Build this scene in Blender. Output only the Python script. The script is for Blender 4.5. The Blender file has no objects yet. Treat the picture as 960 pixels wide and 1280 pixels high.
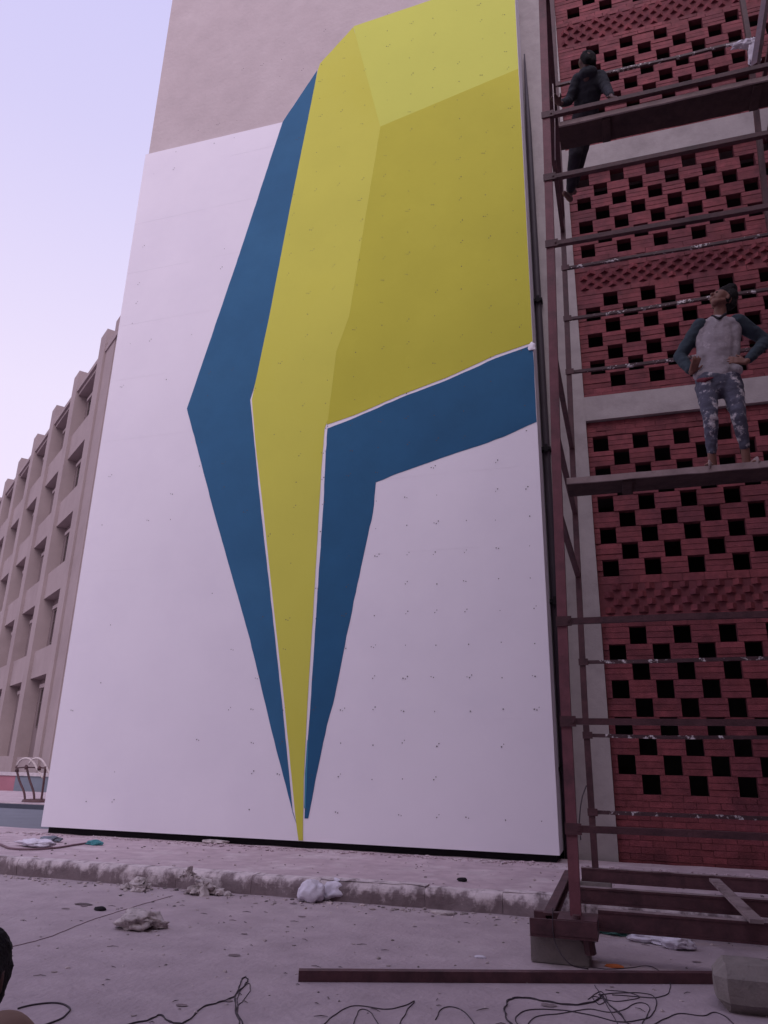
import bpy, bmesh, math, random
from mathutils import Vector, Matrix, noise
from mathutils.geometry import tessellate_polygon
random.seed(7)
S = bpy.context.scene
COL = S.collection

# ------------------------------------------------------------------ camera
FPX, PITCH, ROLL, YAW, CH = 916.9, math.radians(18.63), math.radians(1.181), math.radians(-17.675), 1.35
fw = Vector((math.sin(YAW)*math.cos(PITCH), math.cos(YAW)*math.cos(PITCH), math.sin(PITCH)))
rt = Vector((math.cos(YAW), -math.sin(YAW), 0)); up = rt.cross(fw)
c_, s_ = math.cos(ROLL), math.sin(ROLL)
rt, up = c_*rt + s_*up, -s_*rt + c_*up
cam = bpy.data.objects.new('camera', bpy.data.cameras.new('camera')); COL.objects.link(cam)
cam.matrix_world = Matrix(((rt.x, up.x, -fw.x, 0), (rt.y, up.y, -fw.y, 0), (rt.z, up.z, -fw.z, CH), (0, 0, 0, 1)))
cam.data.sensor_width = 36; cam.data.lens = 36*FPX/1280; cam.data.clip_end = 2000; cam.data.clip_start = 0.05
S.camera = cam

# ------------------------------------------------------------------ world, sun, exposure
W = bpy.data.worlds.new('World'); S.world = W; W.use_nodes = True
wn, wl = W.node_tree.nodes, W.node_tree.links
wn.clear()
SUN_EL, SUN_AZ = math.radians(45), math.radians(163)
sky = wn.new('ShaderNodeTexSky'); sky.sky_type = 'NISHITA'; sky.sun_disc = False
sky.sun_elevation = SUN_EL; sky.sun_rotation = SUN_AZ; sky.dust_density = 3; sky.air_density = 1.0
tc = wn.new('ShaderNodeTexCoord'); sx = wn.new('ShaderNodeSeparateXYZ'); wl.new(tc.outputs['Generated'], sx.inputs[0])
rp = wn.new('ShaderNodeValToRGB'); wl.new(sx.outputs[2], rp.inputs[0])
e = rp.color_ramp.elements
e[0].position = 0.0; e[0].color = (0.84, 0.70, 0.86, 1)
e[1].position = 1.0; e[1].color = (0.50, 0.48, 0.82, 1)
m_ = e.new(0.42); m_.color = (0.76, 0.67, 0.845, 1)
m_ = e.new(0.68); m_.color = (0.61, 0.56, 0.82, 1)
bg1 = wn.new('ShaderNodeBackground'); bg1.inputs[1].default_value = 0.02; wl.new(sky.outputs[0], bg1.inputs[0])
bg2 = wn.new('ShaderNodeBackground'); bg2.inputs[1].default_value = 1.10; wl.new(rp.outputs[0], bg2.inputs[0])
ad = wn.new('ShaderNodeAddShader'); wl.new(bg1.outputs[0], ad.inputs[0]); wl.new(bg2.outputs[0], ad.inputs[1])
wo = wn.new('ShaderNodeOutputWorld'); wl.new(ad.outputs[0], wo.inputs[0])
sun = bpy.data.objects.new('sun', bpy.data.lights.new('sun', 'SUN')); COL.objects.link(sun)
sun.data.energy = 1.5; sun.data.angle = math.radians(50); sun.data.color = (1, 0.88, 0.95)
sd = Vector((math.sin(SUN_AZ)*math.cos(SUN_EL), math.cos(SUN_AZ)*math.cos(SUN_EL), math.sin(SUN_EL)))
sun.rotation_euler = sd.to_track_quat('Z', 'Y').to_euler()
vs = S.view_settings; vs.view_transform = 'Standard'; vs.look = 'None'; vs.exposure = 0.0; vs.gamma = 1; vs.use_curve_mapping = False

# ------------------------------------------------------------------ helpers
def ray(x, y):
    return (rt*((x-480)/FPX) + up*(-(y-640)/FPX) + fw)
def hit(x, y, ax, val):                       # point of a real plane (ax = val) measured off the photograph
    d = ray(x, y); o = Vector((0, 0, CH)); return o + d*((val-o[ax])/d[ax])

def link(o, parent=None):
    COL.objects.link(o)
    if parent is not None:
        o.parent = parent
        o.matrix_parent_inverse = Matrix.Translation(-Vector(parent.location)) if False else Matrix.Identity(4)
    return o
def mesh_obj(name, bm, mat, parent=None, smooth=False, loc=None):
    me = bpy.data.meshes.new(name); bm.normal_update(); bm.to_mesh(me); bm.free()
    if smooth:
        for p in me.polygons: p.use_smooth = True
    for m in (mat if isinstance(mat, (list, tuple)) else [mat]): me.materials.append(m)
    o = bpy.data.objects.new(name, me); link(o, parent)
    if loc is not None: o.location = loc
    return o
def tag(o, label=None, cat=None, group=None, kind=None):
    if label: o['label'] = label
    if cat: o['category'] = cat
    if group: o['group'] = group
    if kind: o['kind'] = kind
    return o
def thing(name, label, cat, loc=(0, 0, 0), group=None, rz=0):
    o = bpy.data.objects.new(name, None); COL.objects.link(o); o.location = loc; o.rotation_euler = (0, 0, rz)
    o.empty_display_size = 0.2
    return tag(o, label, cat, group)
def nb(): return bmesh.new()
def box(bm, x0, x1, y0, y1, z0, z1, mi=0, jit=0):
    vs_ = [bm.verts.new((x+random.uniform(-jit, jit), y+random.uniform(-jit, jit), z+random.uniform(-jit, jit)))
           for z in (z0, z1) for (x, y) in ((x0, y0), (x1, y0), (x1, y1), (x0, y1))]
    fs = []
    for q in ((0, 3, 2, 1), (4, 5, 6, 7), (0, 1, 5, 4), (1, 2, 6, 5), (2, 3, 7, 6), (3, 0, 4, 7)):
        f = bm.faces.new([vs_[i] for i in q]); f.material_index = mi; fs.append(f)
    return vs_
def bevel(bm, w, seg=1):
    bmesh.ops.bevel(bm, geom=[e_ for e_ in bm.edges if e_.calc_face_angle(0) > 0.6], offset=w, segments=seg, affect='EDGES', clamp_overlap=True)
def beam(bm, a, b, w, h, upv=Vector((0, 0, 1))):          # rectangular bar from a to b
    a, b = Vector(a), Vector(b); d = (b-a).normalized()
    if abs(d.dot(upv)) > .95: upv = Vector((0, 1, 0))
    s = d.cross(upv).normalized(); u = s.cross(d).normalized()
    r = []
    for p in (a, b):
        for (i, j) in ((-1, -1), (1, -1), (1, 1), (-1, 1)): r.append(bm.verts.new(p + s*(i*w/2) + u*(j*h/2)))
    for q in ((3, 2, 1, 0), (4, 5, 6, 7), (0, 1, 5, 4), (1, 2, 6, 5), (2, 3, 7, 6), (3, 0, 4, 7)): bm.faces.new([r[i] for i in q])
def tube(bm, pts, r, n=8, cap=True):
    pts = [Vector(p) for p in pts]; rings = []
    prev = None
    for i, p in enumerate(pts):
        d = (pts[min(i+1, len(pts)-1)] - pts[max(i-1, 0)])
        if d.length < 1e-9: d = Vector((0, 0, 1))
        d.normalize()
        if prev is None: s = d.cross(Vector((0, 0, 1)) if abs(d.z) < .9 else Vector((1, 0, 0))).normalized()
        else: s = (prev - d*prev.dot(d)).normalized()
        prev = s; u = d.cross(s)
        rr = r[i] if isinstance(r, (list, tuple)) else r
        rings.append([bm.verts.new(p + s*(math.cos(k*2*math.pi/n)*rr) + u*(math.sin(k*2*math.pi/n)*rr)) for k in range(n)])
    for a, b in zip(rings, rings[1:]):
        for k in range(n): bm.faces.new((a[k], a[(k+1) % n], b[(k+1) % n], b[k]))
    if cap:
        bm.faces.new(rings[0][::-1]); bm.faces.new(rings[-1])
def crom(P, n=8):
    P = [Vector(p) for p in P]; P = [P[0]*2-P[1]] + P + [P[-1]*2-P[-2]]; out = []
    for i in range(1, len(P)-2):
        a, b, c, d = P[i-1:i+3]
        for k in range(n):
            t = k/n
            out.append(0.5*((2*b) + (c-a)*t + (2*a-5*b+4*c-d)*t*t + (3*b-a-3*c+d)*t**3))
    out.append(P[-2]); return out
def rock(bm, c, sx_, sy_, sz_, seed, rough=.35, sub=2, freq=1.6):
    r = bmesh.ops.create_icosphere(bm, subdivisions=sub, radius=1.0)
    for v in r['verts']:
        n1 = noise.noise(v.co*freq + Vector((seed*3.1, 0, 0)))
        n2 = noise.noise(v.co*freq*3 + Vector((0, seed*7.7, 0)))
        k = 1 + rough*n1 + rough*.5*n2
        v.co = Vector((c[0]+v.co.x*sx_*k, c[1]+v.co.y*sy_*k, c[2]+max(v.co.z*k, -.55)*sz_))
    return r['verts']

# ------------------------------------------------------------------ materials
def mat(name, col, rough=.85, var=.15, scale=6, bump=.0, bscale=60, col2=None, fac2=(.5, .7), s2=2.0, rnd=0, metal=0, spec=.3, bdist=.01, island=0):
    m = bpy.data.materials.new(name); m.use_nodes = True
    n, l = m.node_tree.nodes, m.node_tree.links
    b = n['Principled BSDF']; b.inputs['Roughness'].default_value = rough; b.inputs['Metallic'].default_value = metal
    b.inputs['Specular IOR Level'].default_value = spec
    t = n.new('ShaderNodeTexCoord'); 
    g = n.new('ShaderNodeNewGeometry')
    pos = g.outputs['Position']
    nz = n.new('ShaderNodeTexNoise'); nz.inputs['Scale'].default_value = scale; nz.inputs['Detail'].default_value = 6; nz.inputs['Roughness'].default_value = .62
    l.new(pos, nz.inputs['Vector'])
    mr = n.new('ShaderNodeMapRange'); mr.inputs[1].default_value = .25; mr.inputs[2].default_value = .75
    mr.inputs[3].default_value = 1-var; mr.inputs[4].default_value = 1+var; l.new(nz.outputs['Fac'], mr.inputs[0])
    val = mr.outputs[0]
    def mul(a, bb):
        x = n.new('ShaderNodeMath'); x.operation = 'MULTIPLY'; l.new(a, x.inputs[0]); l.new(bb, x.inputs[1]); return x.outputs[0]
    def rng(src, r):
        x = n.new('ShaderNodeMapRange'); l.new(src, x.inputs[0]); x.inputs[3].default_value = 1-r; x.inputs[4].default_value = 1+r; return x.outputs[0]
    if rnd:
        oi = n.new('ShaderNodeObjectInfo'); val = mul(val, rng(oi.outputs['Random'], rnd))
    if island: val = mul(val, rng(g.outputs['Random Per Island'], island))
    base = n.new('ShaderNodeRGB'); base.outputs[0].default_value = (*col, 1)
    cur = base.outputs[0]
    if col2:
        n2 = n.new('ShaderNodeTexNoise'); n2.inputs['Scale'].default_value = s2; n2.inputs['Detail'].default_value = 8; n2.inputs['Roughness'].default_value = .65
        l.new(pos, n2.inputs['Vector'])
        r2 = n.new('ShaderNodeMapRange'); r2.inputs[1].default_value = fac2[0]; r2.inputs[2].default_value = fac2[1]; l.new(n2.outputs['Fac'], r2.inputs[0])
        mx = n.new('ShaderNodeMix'); mx.data_type = 'RGBA'; l.new(r2.outputs[0], mx.inputs[0]); l.new(cur, mx.inputs[6]); mx.inputs[7].default_value = (*col2, 1); cur = mx.outputs[2]
    vm = n.new('ShaderNodeVectorMath'); vm.operation = 'SCALE'; l.new(cur, vm.inputs[0]); l.new(val, vm.inputs['Scale'])
    l.new(vm.outputs[0], b.inputs['Base Color'])
    if bump:
        nb_ = n.new('ShaderNodeTexNoise'); nb_.inputs['Scale'].default_value = bscale; nb_.inputs['Detail'].default_value = 5; l.new(pos, nb_.inputs['Vector'])
        bp = n.new('ShaderNodeBump'); bp.inputs['Strength'].default_value = bump; bp.inputs['Distance'].default_value = bdist
        l.new(nb_.outputs['Fac'], bp.inputs['Height']); l.new(bp.outputs[0], b.inputs['Normal'])
    m['val'] = 1
    return m
M = {}
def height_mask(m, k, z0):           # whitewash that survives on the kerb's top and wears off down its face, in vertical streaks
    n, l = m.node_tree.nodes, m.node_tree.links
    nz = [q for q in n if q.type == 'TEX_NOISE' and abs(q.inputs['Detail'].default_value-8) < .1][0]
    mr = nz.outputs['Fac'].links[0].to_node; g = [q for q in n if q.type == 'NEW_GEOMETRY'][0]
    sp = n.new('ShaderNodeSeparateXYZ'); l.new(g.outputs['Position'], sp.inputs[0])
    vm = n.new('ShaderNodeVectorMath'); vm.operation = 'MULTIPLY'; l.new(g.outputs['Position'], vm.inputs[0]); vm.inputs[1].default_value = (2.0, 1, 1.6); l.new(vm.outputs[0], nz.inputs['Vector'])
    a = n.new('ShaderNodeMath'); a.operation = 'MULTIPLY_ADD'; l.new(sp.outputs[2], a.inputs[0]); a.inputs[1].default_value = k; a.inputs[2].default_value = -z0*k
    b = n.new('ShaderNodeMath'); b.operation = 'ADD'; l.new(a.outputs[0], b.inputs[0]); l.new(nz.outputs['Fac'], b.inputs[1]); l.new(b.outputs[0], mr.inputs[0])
M['ground'] = mat('ground_concrete', (.37, .30, .325), .95, .16, 3.0, .5, 22, (.43, .36, .38), (.48, .75), .9, bdist=.02)
M['pave'] = mat('pavement_plaster_dust', (.44, .345, .375), .95, .16, 5.0, .5, 18, (.56, .48, .50), (.5, .72), 2.2, bdist=.02)
M['court'] = mat('court_paint_blue_grey', (.16, .17, .20), .9, .12, 2, .2, 30)
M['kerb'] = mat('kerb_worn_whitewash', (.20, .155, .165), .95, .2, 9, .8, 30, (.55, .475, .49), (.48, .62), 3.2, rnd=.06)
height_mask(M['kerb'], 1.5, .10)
M['plaster'] = mat('old_plaster', (.475, .40, .41), .95, .06, 2.6, .4, 14, (.51, .435, .445), (.45, .7), .7, bdist=.02)
M['white'] = mat('white_wall_paint', (.77, .725, .80), .8, .022, .8, .12, 9, (.72, .675, .76), (.45, .8), .5, bdist=.01)
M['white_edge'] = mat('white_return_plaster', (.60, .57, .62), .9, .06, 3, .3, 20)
M['concrete'] = mat('column_concrete', (.36, .32, .325), .95, .13, 4, .45, 30, (.27, .235, .24), (.5, .75), 1.4)
M['brick'] = mat('red_painted_brick', (.215, .052, .062), .75, .34, 7, .6, 50, (.135, .036, .050), (.42, .70), 1.6, rnd=.16, island=.16)
M['mortar'] = mat('red_painted_mortar', (.145, .042, .052), .9, .2, 10)
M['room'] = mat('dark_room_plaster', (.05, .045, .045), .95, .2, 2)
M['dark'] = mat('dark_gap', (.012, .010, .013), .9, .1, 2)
M['pipe'] = mat('drainpipe_grey', (.045, .034, .045), .6, .15, 5)
M['blue'] = mat('blue_mural_paint', (.024, .112, .228), .75, .07, 1.6, .15, 12, (.030, .128, .25), (.45, .7), .6)
M['blue2'] = mat('deep_blue_mural_paint', (.014, .090, .195), .75, .09, 1.6, .15, 12, (.017, .10, .21), (.45, .7), .6)
M['teal'] = mat('teal_brush_edge', (.05, .22, .34), .75, .1, 8)
M['yel_a'] = mat('light_olive_yellow_paint', (.56, .585, .10), .75, .03, .8, .15, 12)
M['yel_b'] = mat('mid_olive_yellow_paint', (.56, .545, .078), .75, .05, .7, .15, 12, (.51, .485, .055), (.5, .75), .35)
M['yel_c'] = mat('dark_olive_yellow_paint', (.47, .445, .042), .75, .05, .7, .15, 12, (.50, .475, .048), (.5, .7), .5)
M['steel'] = mat('maroon_scaffold_paint', (.085, .035, .042), .6, .25, 12, .3, 60, (.045, .02, .025), (.45, .7), 5, spec=.4)
M['steel_red'] = mat('red_oxide_post_paint', (.17, .06, .075), .6, .25, 9, .3, 60, (.09, .04, .05), (.5, .7), 3, spec=.4)
M['steel_spat'] = mat('paint_spattered_rail', (.07, .035, .042), .6, .25, 12, .3, 60, (.62, .58, .60), (.57, .62), 13, spec=.4)
M['wood'] = mat('scaffold_board_wood', (.060, .034, .034), .85, .25, 10, .4, 40, (.035, .02, .022), (.45, .7), 3)
M['wood_edge'] = mat('lit_board_edge', (.33, .255, .25), .9, .25, 12, .3, 40, (.2, .15, .15), (.5, .7), 6)  # light on the boards' front edge put into a paler tone; sandals share it
M['cblock'] = mat('concrete_block', (.22, .19, .18), .95, .15, 9, .5, 60, (.16, .14, .135), (.5, .7), 4)
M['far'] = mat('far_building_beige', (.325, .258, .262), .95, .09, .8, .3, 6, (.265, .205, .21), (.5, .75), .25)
M['far_shade'] = mat('far_building_recess_shade', (.19, .14, .145), .95, .07, .6)
M['glass'] = mat('dark_window_glass', (.045, .026, .032), .35, .1, 1, spec=.4, rnd=.6)
M['frame'] = mat('window_frame_brown', (.10, .07, .07), .7, .1, 3)
M['skin'] = mat('brown_skin', (.20, .095, .075), .6, .08, 12)
M['skin2'] = mat('dark_brown_skin', (.105, .055, .05), .6, .08, 12)
M['hair'] = mat('black_hair', (.010, .008, .010), .8, .3, 60, .8, 120)
M['vest'] = mat('grey_vest_cloth', (.30, .265, .29), .9, .16, 6, .5, 14, (.52, .47, .50), (.55, .68), 7, bdist=.03)
M['sleeve'] = mat('dark_teal_sleeve', (.035, .05, .065), .9, .15, 10, .5, 20, bdist=.02)
M['trouser'] = mat('paint_splashed_trousers', (.085, .085, .12), .9, .3, 6, .5, 18, (.46, .43, .46), (.53, .61), 12, bdist=.03)
M['darkcloth'] = mat('dark_slate_cloth', (.026, .027, .036), .9, .15, 10, .5, 18, bdist=.03)
M['darktrouser'] = mat('dark_trouser_cloth', (.022, .018, .026), .9, .15, 10, .5, 18, bdist=.03)
M['redcloth'] = mat('red_cloth', (.14, .03, .045), .9, .1, 10)
M['tancloth'] = mat('tan_cloth', (.27, .175, .135), .9, .06, 5, .3, 12)
M['wire'] = mat('dark_wire_rubber', (.055, .042, .052), .7, .1, 10)
M['rope'] = mat('brown_hose_rubber', (.17, .10, .12), .7, .1, 10)
M['cream_rope'] = mat('pale_bent_metal', (.52, .44, .44), .6, .1, 10)
M['bag'] = mat('cement_crusted_bag', (.46, .40, .40), .95, .25, 14, .6, 40, (.22, .18, .18), (.5, .65), 12)
M['rag'] = mat('white_rag', (.62, .58, .66), .95, .12, 12, .5, 30)
M['tealcloth'] = mat('teal_cloth', (.06, .22, .25), .9, .2, 12)
M['green'] = mat('green_plastic', (.035, .11, .10), .6, .4, 30, .5, 40)
M['orange'] = mat('orange_scrap', (.48, .13, .04), .8, .1, 12)
M['pink'] = mat('pink_wall_paint', (.30, .13, .165), .9, .1, 3)
M['bluegrey'] = mat('blue_grey_wall_paint', (.15, .17, .21), .9, .1, 3)
M['far_kerb_shade'] = mat('blue_grey_painted_kerb_shade', (.06, .065, .09), .9, .15, 3)  # shade on the far kerb's face, put into its colour
M['holes'] = mat('fixing_hole_shade', (.10, .08, .09), .9, .1, 3)
M['coping'] = mat('white_coping', (.45, .40, .43), .9, .2, 6)
M['debris'] = mat('debris_mix', (.30, .25, .25), .95, .2, 20, island=.75)
M['darkdebris'] = mat('dark_debris', (.09, .07, .075), .95, .2, 20, island=.3)
M['dusty'] = mat('dusty_steel_top', (.24, .185, .19), .9, .25, 9, .3, 40, (.09, .05, .055), (.5, .68), 5)
M['plate'] = mat('pale_base_plate', (.50, .44, .45), .9, .2, 12, .4, 30)

# ------------------------------------------------------------------ ground, pavement, kerb
KZ = 0.17
bm = nb(); g = 600
v = [bm.verts.new(p) for p in ((-g, -g, 0), (g, -g, 0), (g, g, 0), (-g, g, 0))]; bm.faces.new(v)
tag(mesh_obj('ground', bm, M['ground']), 'dusty grey concrete yard in front of the mural wall', None, None, 'structure')
bm = nb(); box(bm, -40, -8.72, 10.75, 16.2, -.2, .012)
tag(mesh_obj('court_ground', bm, M['court']), 'blue grey painted ground beyond the mural wall corner', None, None, 'structure')
# pavement as a gently uneven sheet with thickness
bm = nb()
nx, ny = 150, 24; X0, X1, Y0, Y1 = -16.0, 6.5, 7.86, 10.75
gr = [[bm.verts.new((X0+(X1-X0)*i/nx, Y0+(Y1-Y0)*j/ny, KZ + .010*noise.noise(Vector((X0+(X1-X0)*i/nx, Y0+(Y1-Y0)*j/ny, 0))*2.2) - .004)) for j in range(ny+1)] for i in range(nx+1)]
for i in range(nx):
    for j in range(ny): bm.faces.new((gr[i][j], gr[i+1][j], gr[i+1][j+1], gr[i][j+1]))
box(bm, X0, X1, Y0+.01, Y1-.01, -.1, KZ-.03)
pav = tag(mesh_obj('pavement', bm, M['pave'], smooth=False), 'raised pavement covered in pinkish plaster dust below the mural', None, None, 'structure')
# kerb stones
bm = nb(); box(bm, X0, X1, 7.74, 7.86, -.1, .10)
kerb = tag(mesh_obj('kerb', bm, M['mortar']), 'worn kerb with flaking whitewash along the pavement', None, None, 'structure')
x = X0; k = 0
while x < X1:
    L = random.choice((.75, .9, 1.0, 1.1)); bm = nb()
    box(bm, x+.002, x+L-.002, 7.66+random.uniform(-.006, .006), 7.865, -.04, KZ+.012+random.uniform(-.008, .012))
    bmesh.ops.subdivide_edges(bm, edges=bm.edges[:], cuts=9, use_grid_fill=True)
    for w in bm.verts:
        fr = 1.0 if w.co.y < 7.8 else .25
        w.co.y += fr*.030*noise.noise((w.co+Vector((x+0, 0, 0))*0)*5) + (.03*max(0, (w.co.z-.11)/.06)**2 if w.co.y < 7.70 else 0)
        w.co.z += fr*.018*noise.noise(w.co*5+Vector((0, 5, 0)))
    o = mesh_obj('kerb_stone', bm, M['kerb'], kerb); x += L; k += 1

# ------------------------------------------------------------------ mural building
YW, XL, XR, ZT = 10.20, -8.72, -0.87, 22.0
bw = thing('mural_building', 'tall plastered wall with a huge blue and yellow painted mural', 'building', (0, 0, 0))
bm = nb(); box(bm, XL+.03, XR-.03, YW+.05, 20, .27, ZT); mesh_obj('wall', bm, [M['plaster']], bw)
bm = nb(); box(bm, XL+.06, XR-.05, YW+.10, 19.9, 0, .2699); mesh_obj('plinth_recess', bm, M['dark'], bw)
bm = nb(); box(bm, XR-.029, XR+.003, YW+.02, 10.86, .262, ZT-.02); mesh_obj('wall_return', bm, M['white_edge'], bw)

def wp(x, y, Y=YW): return hit(x, y, 1, Y)
def sheet(name, pts, mt, y, th, parent, wob=0.0, step=.12, label=None):
    # paint coat: outline on the wall plane (x, z), given a real thickness towards the viewer
    P = [Vector((p[0], 0, p[2] if len(p) > 2 else p[1])) for p in pts]; Q = []
    for a, b in zip(P, P[1:]+P[:1]):
        n_ = max(1, int((b-a).length/step)) if wob else 1
        nn = Vector((-(b-a).z, 0, (b-a).x)).normalized() if (b-a).length > 0 else Vector((0, 0, 0))
        for i in range(n_):
            q = a.lerp(b, i/n_)
            if i and wob: q += nn*noise.noise(q*6.0)*wob*.9 + nn*noise.noise(q*17.0)*wob*.5
            Q.append(q)
    if sum(Q[i-1].x*Q[i].z-Q[i].x*Q[i-1].z for i in range(len(Q))) < 0: Q = Q[::-1]      # counter-clockwise seen from the yard
    bm = nb()
    f = [bm.verts.new((q.x, y-th, q.z)) for q in Q]; b_ = [bm.verts.new((q.x, y, q.z)) for q in Q]
    for tr in tessellate_polygon([[Vector((q.x, q.z, 0)) for q in Q]]):
        p, q, r = (Q[i] for i in tr)
        if (q.x-p.x)*(r.z-p.z)-(r.x-p.x)*(q.z-p.z) < 0: tr = tr[::-1]
        try: bm.faces.new([f[i] for i in tr])
        except ValueError: pass
    for i in range(len(Q)):
        j = (i+1) % len(Q); bm.faces.new((f[j], f[i], b_[i], b_[j]))
    o = mesh_obj(name, bm, mt, parent)
    if label: o['label'] = label
    return o
cl = wp
outl = [Vector((XL, 0, .26)), Vector((XR, 0, .26)), Vector((XR, 0, ZT))]
tops = [wp(543, -1), wp(443, 33), wp(397, 88), wp(353, 153)]
# line of the facet's upper edge carried on to the wall's right edge above the frame
dv = (tops[0]-tops[1]); t_ = (XR-tops[1].x)/dv.x; upr = tops[1]+dv*t_
outl = [Vector((XL, 0, .26)), Vector((XR, 0, .26)), Vector((XR, 0, upr.z))] + tops[1:] + [Vector((XL, 0, wp(184, 193).z))]
sheet('white_coat', outl, M['white'], YW+.049, .055, bw, 0)
Y1_ = YW-.007
def mp(pts): return [wp(*p) if not isinstance(p, Vector) else p for p in pts]
Rr = lambda y: Vector((XR-.004, 0, wp(655, y).z))
sheet('blue_stripe', mp([(397, 88), (353.5, 153), (300, 317), (234, 511), (266.6, 636), (313, 800), (340, 914), (366.5, 1017), (371, 1030), (366, 1013), (353, 880), (340, 760), (326.5, 640), (313, 500), (319.5, 478), (329.5, 440), (339, 398), (365.5, 262)]),
      M['blue'], Y1_, .004, bw, .006, label='long blue stripe along the left of the mural')
sheet('blue_stripe', mp([(409.6, 536), (445, 522), (500, 498), (560, 475), (620, 448), Vector((XR-.004, 0, wp(665, 431.5).z)), Vector((XR-.004, 0, wp(667, 528).z)), (630, 546), (600, 557), (560, 570), (500, 591), (470, 603), (466.5, 640), (451.5, 709), (436, 784), (416.6, 880), (408.8, 907), (394.7, 974), (385.6, 1023), (381, 1023), (382, 967), (388.4, 880), (396, 760), (404, 638), (406.6, 586)]),
      M['blue2'], Y1_, .004, bw, .010, label='deep blue right angled stripe of the mural')
sheet('teal_brush_line', mp([(384.5, 925), (386.0, 925), (384.2, 967), (382.6, 1010), (380.6, 1010), (381.6, 967)]), M['teal'], Y1_-.0045, .003, bw, .004)
sheet('yellow_facet', mp([(442, 33.5), (474.5, 161.5), Vector((XR-.004, 0, wp(648, 88).z)), Vector((XR-.004, 0, upr.z-.01))]), M['yel_a'], Y1_, .004, bw, .003, label='light yellow upper facet of the mural')
sheet('yellow_facet', mp([(476.0, 158.6), (436.0, 396), (419.5, 440), (409, 524.5), (409, 531), (445, 518.5), (500, 494.5), (560, 471.5), (620, 444), Vector((XR-.004, 0, wp(662, 429).z)), Vector((XR-.004, 0, wp(648, 86.5).z))]), M['yel_c'], Y1_, .005, bw, .004, label='dark olive facet on the right of the mural')
sheet('yellow_facet', mp([(442, 34.5), (400.4, 80), (397.3, 89.5), (362.6, 262), (336.6, 398), (327.5, 441), (315.2, 500), (320.8, 565), (329.8, 640), (342.6, 760), (356, 880), (369.7, 1020), (373.6, 1050.5), (379, 1050.5), (379, 1036), (380, 974), (384.5, 880), (392, 760), (399, 638), (402, 586), (406, 536), (410.4, 524.5), (420.8, 440), (436.8, 396), (475.8, 159.5)]), M['yel_b'], Y1_, .0065, bw, .004, label='long tapering yellow facet ending in a point at the foot')
# rows of small fixing holes
bm = nb(); rows = 44
for j in range(rows):
    for i in range(18):
        xx, zz = XL+.30+i*.46+random.uniform(-.03, .03), .65+j*.45+random.uniform(-.02, .02)
        if xx > XR-.1 or zz > upr.z: continue
        if xx < -5.2 and random.random() > .25: continue
        if random.random() < .16: continue
        for q in ((0, 0),) + (((.03, .035),) if random.random() < .45 else ()) + (((-.035, .01),) if random.random() < .25 else ()):
            r = random.uniform(.006, .0105)
            cc = Vector((xx+q[0], YW-.0145, zz+q[1])); vv = [bm.verts.new(cc+Vector((math.cos(a)*r, 0, math.sin(a)*r))) for a in [k*math.pi/3 for k in range(6)]]
            bm.faces.new(vv)
tag(mesh_obj('fixing_holes', bm, M['holes'], bw), kind='stuff')
# horizontal joints of the coat
bm = nb()
for zz in (1.9, 3.1, 4.3, 5.5, 6.75, 8.0, 9.2, 10.4, 11.6, 12.8):
    xa = XL+.02
    while xa < XR-.3:
        ln = random.uniform(.6, 2.2); 
        if random.random() < .6: box(bm, xa, min(xa+ln, XR-.02), YW-.0072, YW-.004, zz, zz+.006)
        xa += ln+random.uniform(.1, .5)
tag(mesh_obj('joint_ridges', bm, M['white'], bw), kind='stuff')

# ------------------------------------------------------------------ brick building
YC, YB = 10.86, 10.94
XB0, XB1 = -.18, 4.3
bb = thing('brick_building', 'dark red brick lattice facade with grey concrete column and beams behind the scaffold', 'building', (0, 0, 0))
bm = nb(); box(bm, -.866, XB0, YC, 11.6, 0.0, ZT); mesh_obj('column', bm, M['concrete'], bb)
bm = nb(); box(bm, XB1, XB1+.7, YC, 11.6, 0.0, ZT); mesh_obj('column', bm, M['concrete'], bb)
BE = [(6.43, 6.84), (11.30, 11.78), (16.3, 16.75)]
for a, b in BE:
    bm = nb(); box(bm, XB0+.001, XB1-.001, YC+.003, 11.5, a, b); mesh_obj('beam', bm, M['concrete'], bb)
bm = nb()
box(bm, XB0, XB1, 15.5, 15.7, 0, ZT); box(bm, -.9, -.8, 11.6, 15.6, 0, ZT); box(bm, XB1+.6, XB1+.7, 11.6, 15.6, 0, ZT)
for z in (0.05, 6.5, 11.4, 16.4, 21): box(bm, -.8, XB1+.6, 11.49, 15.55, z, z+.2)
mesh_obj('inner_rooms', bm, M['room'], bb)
# lattice
PW, RH, HW = .585, .2475, .225
bricks = []      # (x0,x1,z0,z1)
mort = []
def span(x0, x1, z0, rowh=RH):
    if x1-x0 < .02: return
    c = rowh/3
    for q in range(3):
        bricks.append((x0+.003, x1-.003, z0+q*c+.004, z0+(q+1)*c-.004))
    mort.append((x0, x1, z0, z0+rowh))
def lattice(zc0, n, first, xa, pitch=PW):
    for r in range(n):
        z0 = zc0+r*RH-RH/2; off = xa if (r+first) % 2 == 0 else xa-pitch/2
        hs = []; k = -2
        while off+k*pitch-HW/2 < XB1-.05:
            c = off+k*pitch
            if c-HW/2 > XB0+.04: hs.append(c)
            k += 1
        prev = XB0
        for c in hs: span(prev, c-HW/2, z0); prev = c+HW/2
        span(prev, XB1, z0)
def solid(z0, z1):
    n = max(1, round((z1-z0)/.0825)); h = (z1-z0)/n
    for q in range(n):
        x = XB0-(.14 if q % 2 else 0)
        while x < XB1:
            a, b = max(x, XB0), min(x+.285, XB1)
            if b-a > .03: bricks.append((a+.002, b-.002, z0+q*h+.003, z0+(q+1)*h-.003))
            x += .29
    mort.append((XB0, XB1, z0, z1))
solid(.10, .976); lattice(1.10, 9, 0, .31); solid(3.204, 3.38)
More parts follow.
